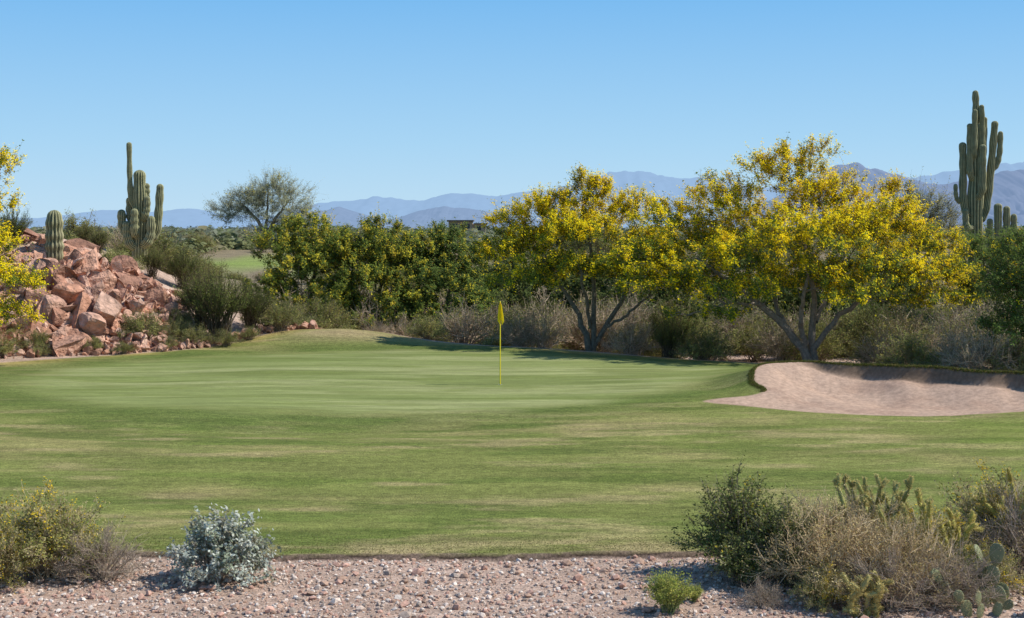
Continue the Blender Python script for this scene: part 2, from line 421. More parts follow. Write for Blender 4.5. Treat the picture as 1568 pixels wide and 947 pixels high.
def tree(name, loc, lobes, limbs, ncl, seed, twigs=6, lpt=24, tl=.42, leaf=.055, bloom=.8, yc=(.95, .77, .02), gc=(.17, .22, .036), barkc=(.19, .155, .11), lowgreen=.6, flop=0.0, shell=.4, jit=.07, lw=.6, scl=1.0, full=False, leftgreen=0.):
    rng = np.random.default_rng(seed); mb = MB()
    nodes = []
    for l in limbs:
        q = resample(l, 14); nodes.append(q)
        q2 = q.copy(); q2[:, :3] += np.concatenate([[[0, 0, 0]], rng.normal(0, .025, (13, 3))])
        tubes(mb, q2[None, :, :3], q2[None, :, 3], 8, np.array(barkc), 1)
    nd = np.concatenate(nodes)[:, :4]
    nd = nd[nd[:, 2] > nd[:, 2].max() * .3]
    lb = np.array(lobes, float)
    w = (lb[:, 3] * lb[:, 4]) ; w /= w.sum()
    k = rng.choice(len(lb), ncl, p=w)
    dirs = unit(rng.normal(size=(ncl, 3)))
    if not full: dirs[:, 2] = np.where(dirs[:, 2] < -.3, -dirs[:, 2], dirs[:, 2])
    rr = rng.random(ncl) ** shell
    R3 = np.stack([lb[k, 3], lb[k, 3], lb[k, 4]], -1)
    Cc = lb[k, :3] + dirs * rr[:, None] * R3
    Cc[:, 2] = np.maximum(Cc[:, 2], .1)
    ctr = lb[:, :3].mean(0); ctr = np.array([ctr[0], ctr[1], ctr[2] * .7])
    order = np.argsort(np.linalg.norm(Cc - ctr, axis=1)); Cc = Cc[order]; dirs = dirs[order]; rr = rr[order]; k = k[order]
    BP = []; BR = []
    for c in Cc:
        d = np.linalg.norm(nd[:, :3] - c, axis=1) + .5 * np.maximum(0, nd[:, 2] - c[2])
        j = np.argmin(d); s = nd[j, :3]; dd = c - s; L = np.linalg.norm(dd)
        m1 = s + dd * .35 + rng.normal(0, .07, 3) * L + np.array([0, 0, -.05 * L]); m2 = s + dd * .7 + rng.normal(0, .06, 3) * L
        r0 = min(nd[j, 3] * .7, .012 + .022 * L)
        BP.append([s, m1, m2, c]); BR.append([r0, r0 * .8, r0 * .6, .006])
        nd = np.concatenate([nd, [[*m1, r0 * .8], [*m2, r0 * .6]]])
    tubes(mb, BP, BR, 4, np.array(barkc) * .9, 1)
    out = unit(Cc - ctr) * .7 + dirs * .6 + np.array([0, 0, .45 - flop])
    ax = np.repeat(out, twigs, 0) + rng.normal(0, .75, (ncl * twigs, 3))
    ax = unit(ax); st = np.repeat(Cc, twigs, 0) - ax * .1
    ln = tl * rng.uniform(.45, 1.3, ncl * twigs)
    ln = np.where(rng.random(len(ln)) < .06, ln * 1.7, ln)
    e = st + ax * ln[:, None] + np.array([0, 0, -.04])
    tubes(mb, np.stack([st, (st + e) / 2 + np.array([0, 0, .02]), e], 1), np.tile([.006, .004, .002], (len(st), 1)), 3, np.array(barkc), 1)
    T = len(st)
    t = rng.uniform(.05, 1.08, (T, lpt))
    pos = st[:, None] + ax[:, None] * (ln[:, None] * t)[..., None] + rng.normal(0, 1, (T, lpt, 3)) * (jit * (1.15 - .75 * t))[..., None]
    zc = Cc[:, 2]; zl = (zc - zc.min()) / (np.ptp(zc) + 1e-6)
    xl = np.clip(.5 - (Cc[:, 0] - Cc[:, 0].mean()) / (np.ptp(Cc[:, 0]) + 1e-6), 0, 1)
    bl = np.clip(bloom + .15 * rng.normal(size=ncl) - (lowgreen + leftgreen * xl) * (1 - np.clip(zl * 1.45, 0, 1)) * (rng.random(ncl) ** .5) - .35 * (rr < .5), .02, 1)
    tw_y = rng.random(T) < np.repeat(bl, twigs)
    n = T * lpt
    py_ = np.where(np.repeat(tw_y, lpt), .86, .10 * min(1, bloom * 3))
    isy = rng.random(n) < py_
    tint = np.repeat(np.repeat(rng.uniform(.78, 1.12, ncl), twigs), lpt)[:, None]
    orange = np.repeat(np.repeat(rng.random(ncl) ** 2, twigs), lpt)[:, None]
    yc_ = np.array(yc) * (1 - .13 * np.array([0, 1, 0]) * orange)
    col = np.where(isy[:, None], yc_, np.array(gc)) * tint * rng.uniform(.85, 1.12, (n, 1))
    nrm = np.repeat(unit(out), twigs * lpt, 0) * .6 + np.array([.5, -.35, .5]) + rng.normal(0, .45, (n, 3))
    leaves(mb, pos.reshape(-1, 3), np.repeat(ax, lpt, 0) * .5 + rng.normal(size=(n, 3)), leaf * rng.uniform(.7, 1.3, n), leaf * lw * rng.uniform(.7, 1.3, n), col, rng, 0, nrm)
    ob = mb.obj(name, [M_LEAF, M_BARK], False, loc)
    ob.scale = (scl, scl, scl)
    return ob

# blooming tree, right
bx, by = 9.4, 44.0
lob = [(-.66, 0, 5.45, 1.25, .95), (-2.6, .3, 4.9, 1.1, .85), (-4.2, 0, 4.35, 1.0, .7), (-4.8, -.5, 3.3, 1.2, .75), (-2.5, -1.6, 3.4, 1.4, .75),
       (-.4, -2.0, 3.9, 1.7, .9), (1.7, -.8, 4.2, 1.4, 1.0), (3.1, 0, 3.6, 1.15, .8), (3.7, -.4, 2.6, .85, .6), (1.6, -1.8, 3.0, 1.4, .6),
       (.6, .6, 4.9, 1.3, 1.0), (-1.5, 2.0, 4.0, 1.8, 1.2), (1.5, 2.0, 3.8, 1.8, 1.1), (-3.2, .9, 3.6, 1.3, .9), (-.5, -.8, 2.9, 1.6, .55), (-3.3, -1.8, 1.85, 1.2, .25), (2.9, -1.0, 2.9, 1.1, .6), (2.3, .3, 5.2, .5, .4), (-1.7, 0, 5.9, .5, .45), (.1, -.3, 6.35, .55, .35), (-.6, 0, 6.3, .5, .35), (4.3, 0, 2.3, .4, .7),
       (-2.2, -1.8, 2.45, 1.4, .4), (.6, -2.2, 2.4, 1.3, .4), (-4.6, -.8, 2.5, 1.2, .5), (2.6, -1.4, 2.2, 1.2, .4), (0, 1, 2.6, 2.2, .5), (-3, 1, 2.6, 1.6, .5), (-3.4, -1.0, 2.9, 1.2, .5)]
lim = [[(0, 0, -.3, .17), (-.1, 0, .3, .15), (-.35, -.1, .9, .12), (-.9, -.2, 1.5, .10), (-1.9, -.2, 2.4, .075), (-3.4, -.2, 3.4, .04)],
       [(0, 0, -.2, .13), (-.05, .1, .6, .11), (-.15, .1, 1.4, .10), (0, 0, 2.2, .08), (-.3, 0, 3.6, .05), (-.5, 0, 4.8, .03)],
       [(-.1, 0, .8, .09), (.3, -.1, 1.5, .08), (1.0, -.2, 2.1, .07), (2.0, -.3, 2.9, .05), (3.0, -.3, 3.4, .03)],
       [(-.35, -.1, .9, .08), (-.6, -.7, 1.8, .07), (-.5, -1.4, 3.0, .04)],
       [(0, 0, 1.6, .07), (.6, .8, 2.6, .06), (1.2, 1.6, 3.4, .03)],
       [(-.9, -.2, 1.5, .07), (-1.2, .8, 2.6, .05), (-1.5, 1.6, 3.6, .03)],
       [(-1.5, -.2, 2.1, .05), (-2.6, -.8, 2.2, .035), (-3.8, -1.2, 1.9, .02)]]
tree("palo_verde_tree", (bx, by, h1(bx, by)), lob, lim, 1700, 11, bloom=1.0, lowgreen=1.0, leftgreen=.5, lpt=20, leaf=.062, tl=.36, scl=1.10, barkc=(.26, .22, .18))
# blooming tree, centre
cx, cy = 2.6, 47.0
lob = [(0, 0, 5.0, .8, .7), (-1.6, .2, 4.5, .95, .7), (-2.6, 0, 4.0, .85, .6), (-2.95, -.3, 3.2, .8, .6), (1.2, 0, 4.5, 1.0, .75), (-.5, -1.2, 3.8, 1.3, .8),
       (1.5, -.6, 3.4, 1.1, .7), (-1.3, -1, 2.9, 1.2, .45), (.5, -.8, 2.7, 1.0, .45), (0, 1.5, 4.0, 1.6, 1.1), (-1.8, .9, 3.4, 1.0, .8), (2.2, .4, 3.0, .9, .7), (-.9, 0, 4.9, .5, .4), (-.3, 0, 5.5, .35, .4),
       (-2.2, -.8, 2.4, 1.1, .4), (1.8, -.6, 2.4, 1.1, .45), (-.4, .8, 2.6, 1.6, .5)]
lim = [[(0, 0, -.6, .13), (0, 0, .2, .12), (-.25, 0, 1.0, .09), (-.7, 0, 1.9, .06), (-1.6, 0, 3.2, .035)],
       [(0, 0, -.2, .1), (.1, 0, .8, .09), (.1, 0, 1.8, .07), (0, 0, 3.2, .05), (0, 0, 4.4, .03)],
       [(.05, 0, .1, .09), (.45, 0, 1.0, .08), (1.1, .1, 1.9, .06), (1.5, 0, 3.2, .03)],
       [(.4, 0, .9, .05), (1.1, -.3, 1.3, .045), (1.9, -.4, 2.0, .03)],
       [(0, 0, .9, .06), (-.2, -.7, 2.0, .05), (-.5, -1.1, 3.2, .03)]]
tree("palo_verde_tree", (cx, cy, h1(cx, cy)), lob, lim, 920, 12, bloom=.96, lowgreen=1.0, leftgreen=.3, lpt=20, leaf=.062, tl=.36, scl=1.04, barkc=(.17, .15, .11))
# left edge
tree("palo_verde_tree", (-15.35, 40.2, h1(-15.35, 40.2)), [(0, 0, 4.6, .9, .7), (.8, -.2, 3.4, .75, .5), (.5, 0, 5.4, .7, .5), (1.25, 0, 2.4, .8, .5), (-1, 1, 4, 1.5, 1), (1.1, .2, 1.4, .8, .4), (1.0, 0, 5.8, .5, .3), (1.0, 0, 4.5, .5, .25), (.4, 0, 1.6, 1.0, .6), (.4, 0, 2.6, .9, .6)],
     [[(-.6, 0, -.3, .15), (-.3, 0, 1.2, .1), (0, 0, 2.5, .07), (.2, 0, 4.2, .03)], [(-.4, 0, .6, .1), (.4, 0, 1.8, .06), (.9, 0, 3.0, .03)]], 380, 13, bloom=.8, lowgreen=.2, lpt=18, leaf=.06)
# olive green bushy palo verdes behind the green
G2 = dict(bloom=.30, yc=(.60, .52, .05), gc=(.165, .215, .045), lowgreen=.45, leaf=.078, lpt=18, tl=.40)
BL = [(0, 0, 4.0, 1.2, .8), (-.9, -.6, 3.3, 1.2, .9), (1.0, -.6, 3.3, 1.2, .9), (0, -1.3, 2.4, 1.5, .9), (1.2, -1.3, 1.5, 1.2, .9), (-1.2, -1.3, 1.5, 1.2, .9), (0, -1.6, .9, 1.6, .6), (0, 1, 2.8, 1.7, 1.1)]
LM = [[(0, 0, -.3, .15), (.1, 0, 1, .1), (.3, 0, 2.5, .06), (.3, 0, 3.8, .03)]]
tree("palo_verde_tree", (-2.7, 56.0, h1(-2.7, 56)), [(a_, b_, c_ * 1.0, d_, e_) for a_, b_, c_, d_, e_ in BL], LM, 560, 14, **{**G2, 'bloom': .18, 'gc': (.145, .20, .05)})
tree("palo_verde_tree", (-5.4, 55.4, h1(-5.4, 55.4)), [(a_ * 1.15, b_, c_ * 1.08, d_ * 1.1, e_) for a_, b_, c_, d_, e_ in BL], LM, 640, 15, **{**G2, 'bloom': .36})
tree("palo_verde_tree", (-8.0, 55.8, h1(-8.0, 55.8)), [(a_, b_, c_ * .94, d_, e_) for a_, b_, c_, d_, e_ in BL], LM, 560, 16, **{**G2, 'bloom': .40})
# grey distant tree
tree("ironwood_tree", (-20.0, 115, h1(-20, 115)), [(-.3, 0, 3.9, 2.0, 1.5), (-2.9, 0, 3.1, 1.5, 1.2), (1.9, 0, 3.9, 2.1, 1.7), (.9, 0, 5.0, 1.9, 1.0), (-1.5, 0, 3.8, 1.6, 1.2), (3.3, 0, 2.8, 1.2, 1.2), (.5, 0, 2.3, 2.6, .9), (-2.2, 0, 4.4, .9, .6), (2.0, 0, 1.9, 1.6, .6)],
     [[(0, 0, -.2, .28), (.1, 0, 1, .2), (-.6, 0, 2.4, .13), (-2, 0, 3.8, .06)], [(.1, 0, .8, .2), (.7, 0, 2.2, .13), (2.0, 0, 4.0, .06)], [(.1, 0, 1.2, .16), (.2, 0, 3, .1), (.3, 0, 5, .05)]], 640, 116,
     twigs=8, lpt=9, tl=.8, leaf=.10, bloom=0, gc=(.36, .37, .22), jit=.1, lw=.4, shell=.6, full=True, barkc=(.26, .22, .17))
# right edge mesquite, grey tree near tall saguaro
G3 = dict(bloom=0.0, gc=(.16, .22, .055), leaf=.068, lpt=18, tl=.42)
tree("mesquite_tree", (14.7, 39.5, h1(14.7, 39.5)), [(0, 0, 3.6, 1.5, .8), (-1.0, -.3, 2.7, 1.0, .8), (.5, -.6, 2.6, 1.6, 1), (-.8, -.6, 1.6, 1.1, .8), (.6, -.8, 1.3, 1.4, .7)],
     [[(0, 0, -.3, .14), (-.1, 0, 1, .1), (-.3, 0, 2.5, .05)], [(0, 0, .2, .1), (.5, 0, 1.2, .08), (.9, 0, 2.8, .04)]], 420, 17, **G3)
tree("mesquite_tree", (18.2, 54, h1(18.2, 54)), [(0, 0, 3.8, 1.6, .9), (-1.0, -.3, 3.1, 1.3, .9), (1, -.6, 3.0, 1.6, 1), (0, -.6, 2.0, 1.6, .9), (1.6, 0, 3.9, 1.2, .8)],
     [[(0, 0, -.3, .14), (-.1, 0, 1, .1), (-.3, 0, 3.5, .05)]], 320, 18, **G3)
tree("ironwood_tree", (19.0, 66, h1(19, 66)), [(0, 0, 5.6, 1.3, .8), (-.6, 0, 4.6, 1.6, 1.0), (1.3, 0, 4.6, 1.3, 1)],
     [[(0, 0, -.3, .16), (-.1, 0, 1.5, .12), (-.3, 0, 4.5, .05)], [(0, 0, 1.2, .1), (.5, 0, 2.5, .08), (.9, 0, 4.6, .04)]], 220, 19, bloom=0, gc=(.30, .31, .18), lpt=10, tl=.8, leaf=.09, lw=.4)
for i, (x, y, s) in enumerate([(0.9, 62, .95), (5.2, 60, 1.0), (9.5, 59, 1.1), (14, 57, 1.0), (-.6, 65, .8), (12, 62, 1.15)]):
    tree("mesquite_tree", (x, y, h1(x, y)), [(0, 0, 2.9 * s, 2.0, .9), (-1.8, 0, 2.1, 1.6, .9), (1.8, 0, 2.1, 1.6, .9), (0, -1, 1.3, 2.3, .9), (-1.7, -1, .9, 1.3, .7), (1.7, -1, .9, 1.3, .7)],
         [[(0, 0, -.3, .14), (-.1, 0, 1, .1), (-.3, 0, 2.2, .05)]], 260, 30 + i, bloom=.06, gc=(.11, .14, .045), leaf=.12, lpt=12, tl=.5)

# ------------------------------------------------------------ shrubs
def shrub_mesh(name, seed, R=.8, Hh=1.0, ns=60, nt=6, nl=10, leaf=.03, lw=.5, lcs=((.1, .14, .04),), lp=None, stc=(.2, .16, .12), up=.4, tl=.25, stemr=.008, wide=1.45, jit=.02, rnd=.6, t0=.35, straight=False, blotch=.25):
    rng = np.random.default_rng(seed); mb = MB()
    th = rng.random(ns) ** .6 * wide; ph = rng.random(ns) * 2 * np.pi
    D = np.stack([np.sin(th) * np.cos(ph), np.sin(th) * np.sin(ph), np.cos(th)], -1)
    lump = .75 + .42 * rng.random(ns)
    E = D * np.array([R, R, Hh]) * lump[:, None]; E[:, 2] = np.maximum(E[:, 2], .06 * Hh)
    B = np.stack([rng.normal(0, R * .12, ns), rng.normal(0, R * .12, ns), np.full(ns, -.03)], -1)
    ts = np.linspace(0, 1, 5)
    bend = 0 if straight else .18
    Pp = B[:, None] + (E - B)[:, None] * ts[None, :, None]
    Pp[:, :, 2] += (np.sin(ts * np.pi) * bend * Hh)[None] * np.sin(th)[:, None]
    Pp[:, 1:] += rng.normal(0, .025 * R, (ns, 4, 3))
    tubes(mb, Pp, stemr * np.tile([1, .85, .65, .45, .25], (ns, 1)), 4, np.array(stc) * rng.uniform(.7, 1.2, (ns, 1)), 1)
    t = rng.uniform(t0, 1, (ns, nt)); k = np.clip((t * 4).astype(int), 0, 3); fr = t * 4 - k
    ii = np.arange(ns)[:, None]
    S = Pp[ii, k] * (1 - fr[..., None]) + Pp[ii, k + 1] * fr[..., None]
    dirs = unit(unit(E - B)[:, None] + rng.normal(0, rnd, (ns, nt, 3)) + np.array([0, 0, up]))
    S = S.reshape(-1, 3); dirs = dirs.reshape(-1, 3); T = len(S)
    ln = tl * rng.uniform(.4, 1.25, T)
    e = S + dirs * ln[:, None]; mid = (S + e) / 2 + rng.normal(0, .03, (T, 3)) * ln[:, None]
    tubes(mb, np.stack([S, mid, e], 1), stemr * np.tile([.4, .3, .16], (T, 1)), 3, np.array(stc) * rng.uniform(.7, 1.25, (T, 1)), 1)
    if nl:
        tt = rng.uniform(.1, 1.05, (T, nl))
        pos = (S[:, None] + dirs[:, None] * (ln[:, None] * tt)[..., None] + rng.normal(0, jit, (T, nl, 3))).reshape(-1, 3)
        n = len(pos)
        lc = np.array(lcs); ck = rng.choice(len(lc), n, p=lp)
        sk = np.repeat(rng.choice(len(lc), ns, p=lp), nt * nl); ck = np.where(rng.random(n) < .6, sk, ck)
        tint = np.repeat(rng.uniform(1 - blotch, 1 + blotch, ns), nt * nl)[:, None]
        nrm = np.repeat(dirs, nl, 0) * .5 + np.array([.3, -.25, .5]) + rng.normal(0, .55, (n, 3))
        leaves(mb, pos, np.repeat(dirs, nl, 0) + rng.normal(0, .7, (n, 3)), leaf * rng.uniform(.6, 1.3, n), leaf * lw * rng.uniform(.7, 1.2, n), lc[ck] * tint * rng.uniform(.8, 1.2, (n, 1)), rng, 0, nrm)
    return mb.mesh(name, [M_LEAF, M_BARK])
def place(name, me, x, y, s=1., rz=None, sz=None, dz=0, parent=None):
    ob = bpy.data.objects.new(name, me); COL.objects.link(ob)
    ob.location = (x, y, h1(x, y) + dz); ob.scale = (s, s, s * (sz or 1)); ob.rotation_euler = (0, 0, random.uniform(0, 6.28) if rz is None else rz)
    if parent: ob.parent = parent
    return ob

OL = (.23, .25, .075); OG = (.13, .17, .045); GY = (.38, .32, .20); SV = (.44, .48, .41); TAN = (.50, .38, .19)
creo = [shrub_mesh("creosote_mesh%d" % i, 100 + i, R=1.2, Hh=1.9, ns=110, nt=9, nl=13, leaf=.05, lw=.4, lcs=(OG, (.18, .20, .055), (.24, .25, .06)), lp=(.5, .35, .15), stc=(.13, .10, .06), wide=1.0, tl=.4, jit=.03, stemr=.014, up=.7, rnd=.4) for i in range(2)]
oliv = [shrub_mesh("olive_mesh%d" % i, 110 + i, R=1.1, Hh=1.25, ns=70, nt=9, nl=12, leaf=.06, lw=.5, lcs=(OL, (.27, .265, .10), (.38, .33, .10)), lp=(.5, .35, .15), stc=(.28, .22, .15), wide=1.4, tl=.33, jit=.05, stemr=.012, blotch=.35) for i in range(3)]
grey = [shrub_mesh("grey_mesh%d" % i, 120 + i, R=1.0, Hh=1.2, ns=60, nt=12, nl=5, leaf=.05, lw=.45, lcs=(GY, (.36, .27, .16), OL), lp=(.4, .3, .3), stc=(.46, .36, .26), wide=1.35, tl=.4, stemr=.015, rnd=.8, jit=.03, blotch=.35) for i in range(3)]
brit = [shrub_mesh("bright_mesh%d" % i, 130 + i, R=.8, Hh=.8, ns=80, nt=7, nl=9, leaf=.055, lw=.55, lcs=((.36, .37, .13), OL, (.48, .43, .22)), lp=(.4, .4, .2), stc=(.38, .30, .19), tl=.25, jit=.04) for i in range(2)]

place("creosote_bush", creo[0], -9.7, 47.0, 1.12, .3)
place("creosote_bush", creo[1], -10.4, 47.8, .95, 1.3)
place("creosote_bush", creo[1], -8.9, 48.6, .8, 2.3)
place("creosote_bush", creo[0], -12.9, 51, .55, 1)
place("creosote_bush", creo[1], -11.9, 51.5, .7, 2)
place("creosote_bush", creo[0], -15.6, 52, .4, 3)
place("creosote_bush", creo[1], -14.8, 51, .42, 3.3)
place("creosote_bush", creo[1], -16.7, 47.5, .62, .3)
place("creosote_bush", creo[0], -17.3, 46.8, .62, .9)
for (x, y, s, k) in [(-11.7, 45.4, .75, 0), (-10.2, 45.9, .5, 1), (-14.6, 43.6, .5, 2), (-9.3, 46.3, .45, 0), (-7.9, 48.6, .8, 1), (-8.6, 49.6, .8, 2), (-13.0, 44.0, .35, 0), (-15.3, 42.6, .5, 1), (-12.0, 43.9, .3, 2), (-16.3, 42.5, .6, 2), (-14.9, 45.3, .4, 0), (-13.2, 46.5, .35, 1), (-15.6, 44, .5, 1), (-10.9, 45.0, .35, 2), (-15.9, 45.8, .5, 1), (-14.2, 42.9, .3, 0), (-8.7, 47.2, .35, 1), (-10.8, 46.3, .5, 1), (-11.0, 47.2, .5, 0)]:
    place("desert_shrub", oliv[k], x, y, s)
for (x, y, s) in [(-7.2, 50.8, .8), (-6.3, 52, .8), (-14.0, 49.8, .7), (-15.2, 44.5, .4), (-8.3, 50.2, .8), (-13.4, 50, .7), (-12.4, 45, .3), (-11.2, 49, .8)]:
    place("brittlebush", brit[0], x, y, s)
R_ = random.Random(7)
wash = bpy.data.objects.new("wash_brush", None); COL.objects.link(wash)
for i in range(230):
    x = R_.uniform(-8.5, 19); fy = float(fary(x)); y = fy + 1.6 + R_.random() ** 1.1 * (64 - fy)
    if abs(x - 2.55) < 1.3 and 44 < y < 49: continue
    if abs(x - 9.2) < 1.8 and y < 46: continue
    r = R_.random(); nearf = 1.0 if y - fy > 5 else .55 + .09 * (y - fy)
    if r < .32: nm, me, f_ = "dry_shrub", grey[R_.randrange(3)], 1.1
    elif r < .74: nm, me, f_ = "desert_shrub", oliv[R_.randrange(3)], 1.1
    elif r < .84: nm, me, f_ = "creosote_bush", creo[R_.randrange(2)], .75
    else: nm, me, f_ = "brittlebush", brit[R_.randrange(2)], 1
    place(nm, me, x, y, R_.uniform(.65, 1.45) * nearf * f_, parent=wash)
R_ = random.Random(9)
flat = bpy.data.objects.new("flat_brush", None); COL.objects.link(flat)
for i in range(220):
    y = R_.uniform(55, 108); x = (R_.uniform(-.37, -.10) if i < 130 else R_.uniform(-.12, .42)) * y
    if y > 84 and -24 < x < -10 and y < 101: continue
    if y < 66 and x > -12: continue
    cor = 1.0
    if 66 < y <= 84 and -.25 < x / y < -.15: cor = .5
    r = R_.random()
    me = oliv[R_.randrange(3)] if r < .55 else (brit[R_.randrange(2)] if r < .8 else grey[R_.randrange(3)])
    place("desert_shrub", me, x, y, cor * R_.uniform(.6, 1.2) * (1 if x < -8 else 1.5), parent=flat)
mb = MB(); rng = np.random.default_rng(77)
for i in range(1300):
    y = 102 + rng.random() ** 1.8 * 900; x = rng.uniform(-.5, .5) * y
    r = rng.uniform(.6, 1.7) * (1 + y / 600)
    n = 110; d = unit(rng.normal(size=(n, 3))); d[:, 2] = np.abs(d[:, 2])
    c = np.array([x, y, h1(x, y)]) + d * r * np.array([1.3, 1, .8]) * (rng.random((n, 1)) ** .4) * (1 + .25 * np.sin(d[:, :1] * 9 + i))
    base = np.array([(.18, .21, .08), (.22, .235, .10), (.29, .26, .14), (.25, .27, .18)][rng.integers(0, 4)])
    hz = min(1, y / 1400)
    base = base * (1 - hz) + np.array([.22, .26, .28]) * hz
    leaves(mb, c, rng.normal(size=(n, 3)), r * .38, r * .26, base * rng.uniform(.75, 1.2, (n, 1)), rng, 0, d + rng.normal(0, .4, (n, 3)) + np.array([0, 0, .5]))
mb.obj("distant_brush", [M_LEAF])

# ------------------------------------------------------------ foreground plants
olyel = shrub_mesh("olive_flowering_mesh", 201, R=.72, Hh=.85, ns=130, nt=11, nl=11, leaf=.032, lw=.55, lcs=((.34, .32, .11), (.23, .24, .07), (.78, .56, .05), (.46, .39, .2)), lp=(.38, .28, .12, .22), stc=(.48, .38, .25), tl=.17, stemr=.006, wide=1.5, jit=.02)
place("desert_shrub", olyel, -5.45, 16.75, 1.08, .5)
place("desert_shrub", olyel, -6.4, 16.6, 1.08, 2.5)
place("desert_shrub", olyel, -5.9, 16.3, .8, 3.5)
drytw = shrub_mesh("dry_twig_mesh", 202, R=.75, Hh=.85, ns=130, nt=15, nl=5, leaf=.028, lw=.45, lcs=(TAN, (.44, .37, .15), (.54, .44, .24)), lp=(.4, .3, .3), stc=(.60, .46, .28), tl=.2, stemr=.007, wide=1.45, rnd=.75, jit=.022)
greytw = shrub_mesh("grey_twig_mesh", 203, R=.75, Hh=.75, ns=130, nt=14, nl=2, leaf=.022, lw=.5, lcs=((.36, .29, .19), (.24, .22, .1)), stc=(.38, .30, .23), tl=.2, stemr=.007, wide=1.5, rnd=.8)
place("dry_shrub", greytw, -4.75, 16.55, .75, 1.5)
silv = shrub_mesh("silver_mesh", 204, R=.52, Hh=.66, ns=110, nt=9, nl=9, leaf=.048, lw=.6, lcs=(SV, (.60, .62, .53), (.32, .36, .25), (.30, .28, .18)), lp=(.4, .25, .25, .1), stc=(.46, .38, .30), tl=.14, stemr=.008, wide=1.5, jit=.024, t0=.55)
place("brittlebush", silv, -3.4, 16.5, 1.08, .5)
dkg = shrub_mesh("dark_green_mesh", 205, R=.60, Hh=1.0, ns=120, nt=9, nl=13, leaf=.038, lw=.6, lcs=((.15, .185, .055), (.22, .235, .08), (.31, .30, .15), (.6, .46, .06)), lp=(.5, .3, .16, .04), stc=(.24, .2, .15), tl=.2, stemr=.008, wide=1.35, jit=.024)
place("bursage_bush", dkg, 2.72, 16.75, 1.08, .5)
place("bursage_bush", dkg, 3.2, 16.3, .85, 2.5)
place("bursage_bush", dkg, 2.6, 16.3, .55, 4.5)
place("dry_shrub", drytw, 3.55, 16.0, 1.15, .3)
place("dry_shrub", drytw, 4.3, 15.7, 1.0, 2.3)
place("dry_shrub", drytw, 3.9, 16.5, 1.15, 4)
place("dry_shrub", greytw, 4.05, 15.3, .8, 1)
place("dry_shrub", greytw, 4.75, 15.5, .8, 3)
place("desert_shrub", olyel, 3.35, 15.35, .5, 4)
place("dry_shrub", greytw, 5.95, 16.7, 1.15, 4)
place("dry_shrub", drytw, 6.4, 17.1, 1.2, 1)
place("desert_shrub", olyel, 6.0, 17.4, 1.2, 1.1)
place("desert_shrub", olyel, 4.75, 16.4, .9, 2.1)
place("desert_shrub", olyel, 5.3, 15.9, .6, 4.1)
place("bursage_bush", dkg, 5.0, 15.75, .5, 1.1)
sm = shrub_mesh("small_green_mesh", 206, R=.26, Hh=.34, ns=110, nt=6, nl=6, leaf=.027, lw=.35, lcs=((.28, .33, .07), (.44, .42, .10)), stc=(.3, .34, .12), tl=.09, stemr=.004, wide=1.1, up=.8)
place("desert_broom", sm, 1.68, 15.15, 1.15, 0)
place("desert_broom", sm, 2.0, 15.6, .5, 1)
for (x, y, s) in [(-6.0, 15.6, .4), (2.7, 15.4, .35)]:
    place("dry_shrub", greytw, x, y, s)

# ------------------------------------------------------------ cacti
def catpath(p, n):
    p = np.array(p, float); P0 = np.vstack([2 * p[0] - p[1], p, 2 * p[-1] - p[-2]]); out = []
    segs = len(p) - 1
    for u in np.linspace(0, segs - 1e-6, n):
        i = int(u); t = u - i; a, b, c, d = P0[i], P0[i + 1], P0[i + 2], P0[i + 3]
        out.append(.5 * ((2 * b) + (-a + c) * t + (2 * a - 5 * b + 4 * c - d) * t * t + (-a + 3 * b - 3 * c + d) * t ** 3))
    return np.array(out)
def ribbed(mb, path, r, rng, ribs=13, r0=None, col=(.22, .235, .12)):
    n = max(18, 9 * len(path)); p = catpath(path, n)
    d = unit(p[-1] - p[-2]); extra = [p[-1] + d * r * f for f in (.35, .65, .88, .98)]
    rad = np.full(n, r) * (1 + .08 * np.sin(np.arange(n) * .8 + rng.random() * 6)) * np.interp(np.arange(n), [0, n * .35, n - 1], [.8, 1.05, .92])
    rad = np.concatenate([rad, rad[-1] * np.array([.94, .76, .45, .04])])
    p = np.vstack([p, extra]); sides = ribs * 4; a = np.arange(sides) * 2 * np.pi / sides
    t = unit(np.gradient(p, axis=0)); u = np.zeros_like(p); cur = unit(np.cross(t[0], [0.3, 1., 0]))
    for i in range(len(p)):
        cur = unit(cur - t[i] * (cur @ t[i])); u[i] = cur
    w = np.cross(t, u); rb = 1 + .17 * np.cos(a * ribs)
    V = p[:, None] + (rad[:, None] * rb[None])[..., None] * (u[:, None] * np.cos(a)[None, :, None] + w[:, None] * np.sin(a)[None, :, None])
    idx = np.arange(len(p) * sides).reshape(len(p), sides); nn = np.roll(idx, -1, 1)
    F = np.stack([idx[:-1], nn[:-1], nn[1:], idx[1:]], -1).reshape(-1, 4)
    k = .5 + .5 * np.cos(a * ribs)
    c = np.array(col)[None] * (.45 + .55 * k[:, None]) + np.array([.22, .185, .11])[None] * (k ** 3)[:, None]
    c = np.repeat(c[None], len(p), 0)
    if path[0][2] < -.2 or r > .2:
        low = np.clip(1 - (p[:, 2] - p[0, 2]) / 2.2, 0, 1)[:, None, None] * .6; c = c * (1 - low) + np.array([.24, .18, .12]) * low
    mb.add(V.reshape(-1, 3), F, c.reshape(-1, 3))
def saguaro(name, loc, parts, seed=0, fat=1.15):
    rng = np.random.default_rng(seed); mb = MB()
    for (pts, r) in parts: ribbed(mb, [(q[0], q[2] if len(q) > 2 else 0, q[1]) for q in pts], r * fat, rng)
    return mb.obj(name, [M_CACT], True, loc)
z0 = 4.1 - 50 * 55 / 2178
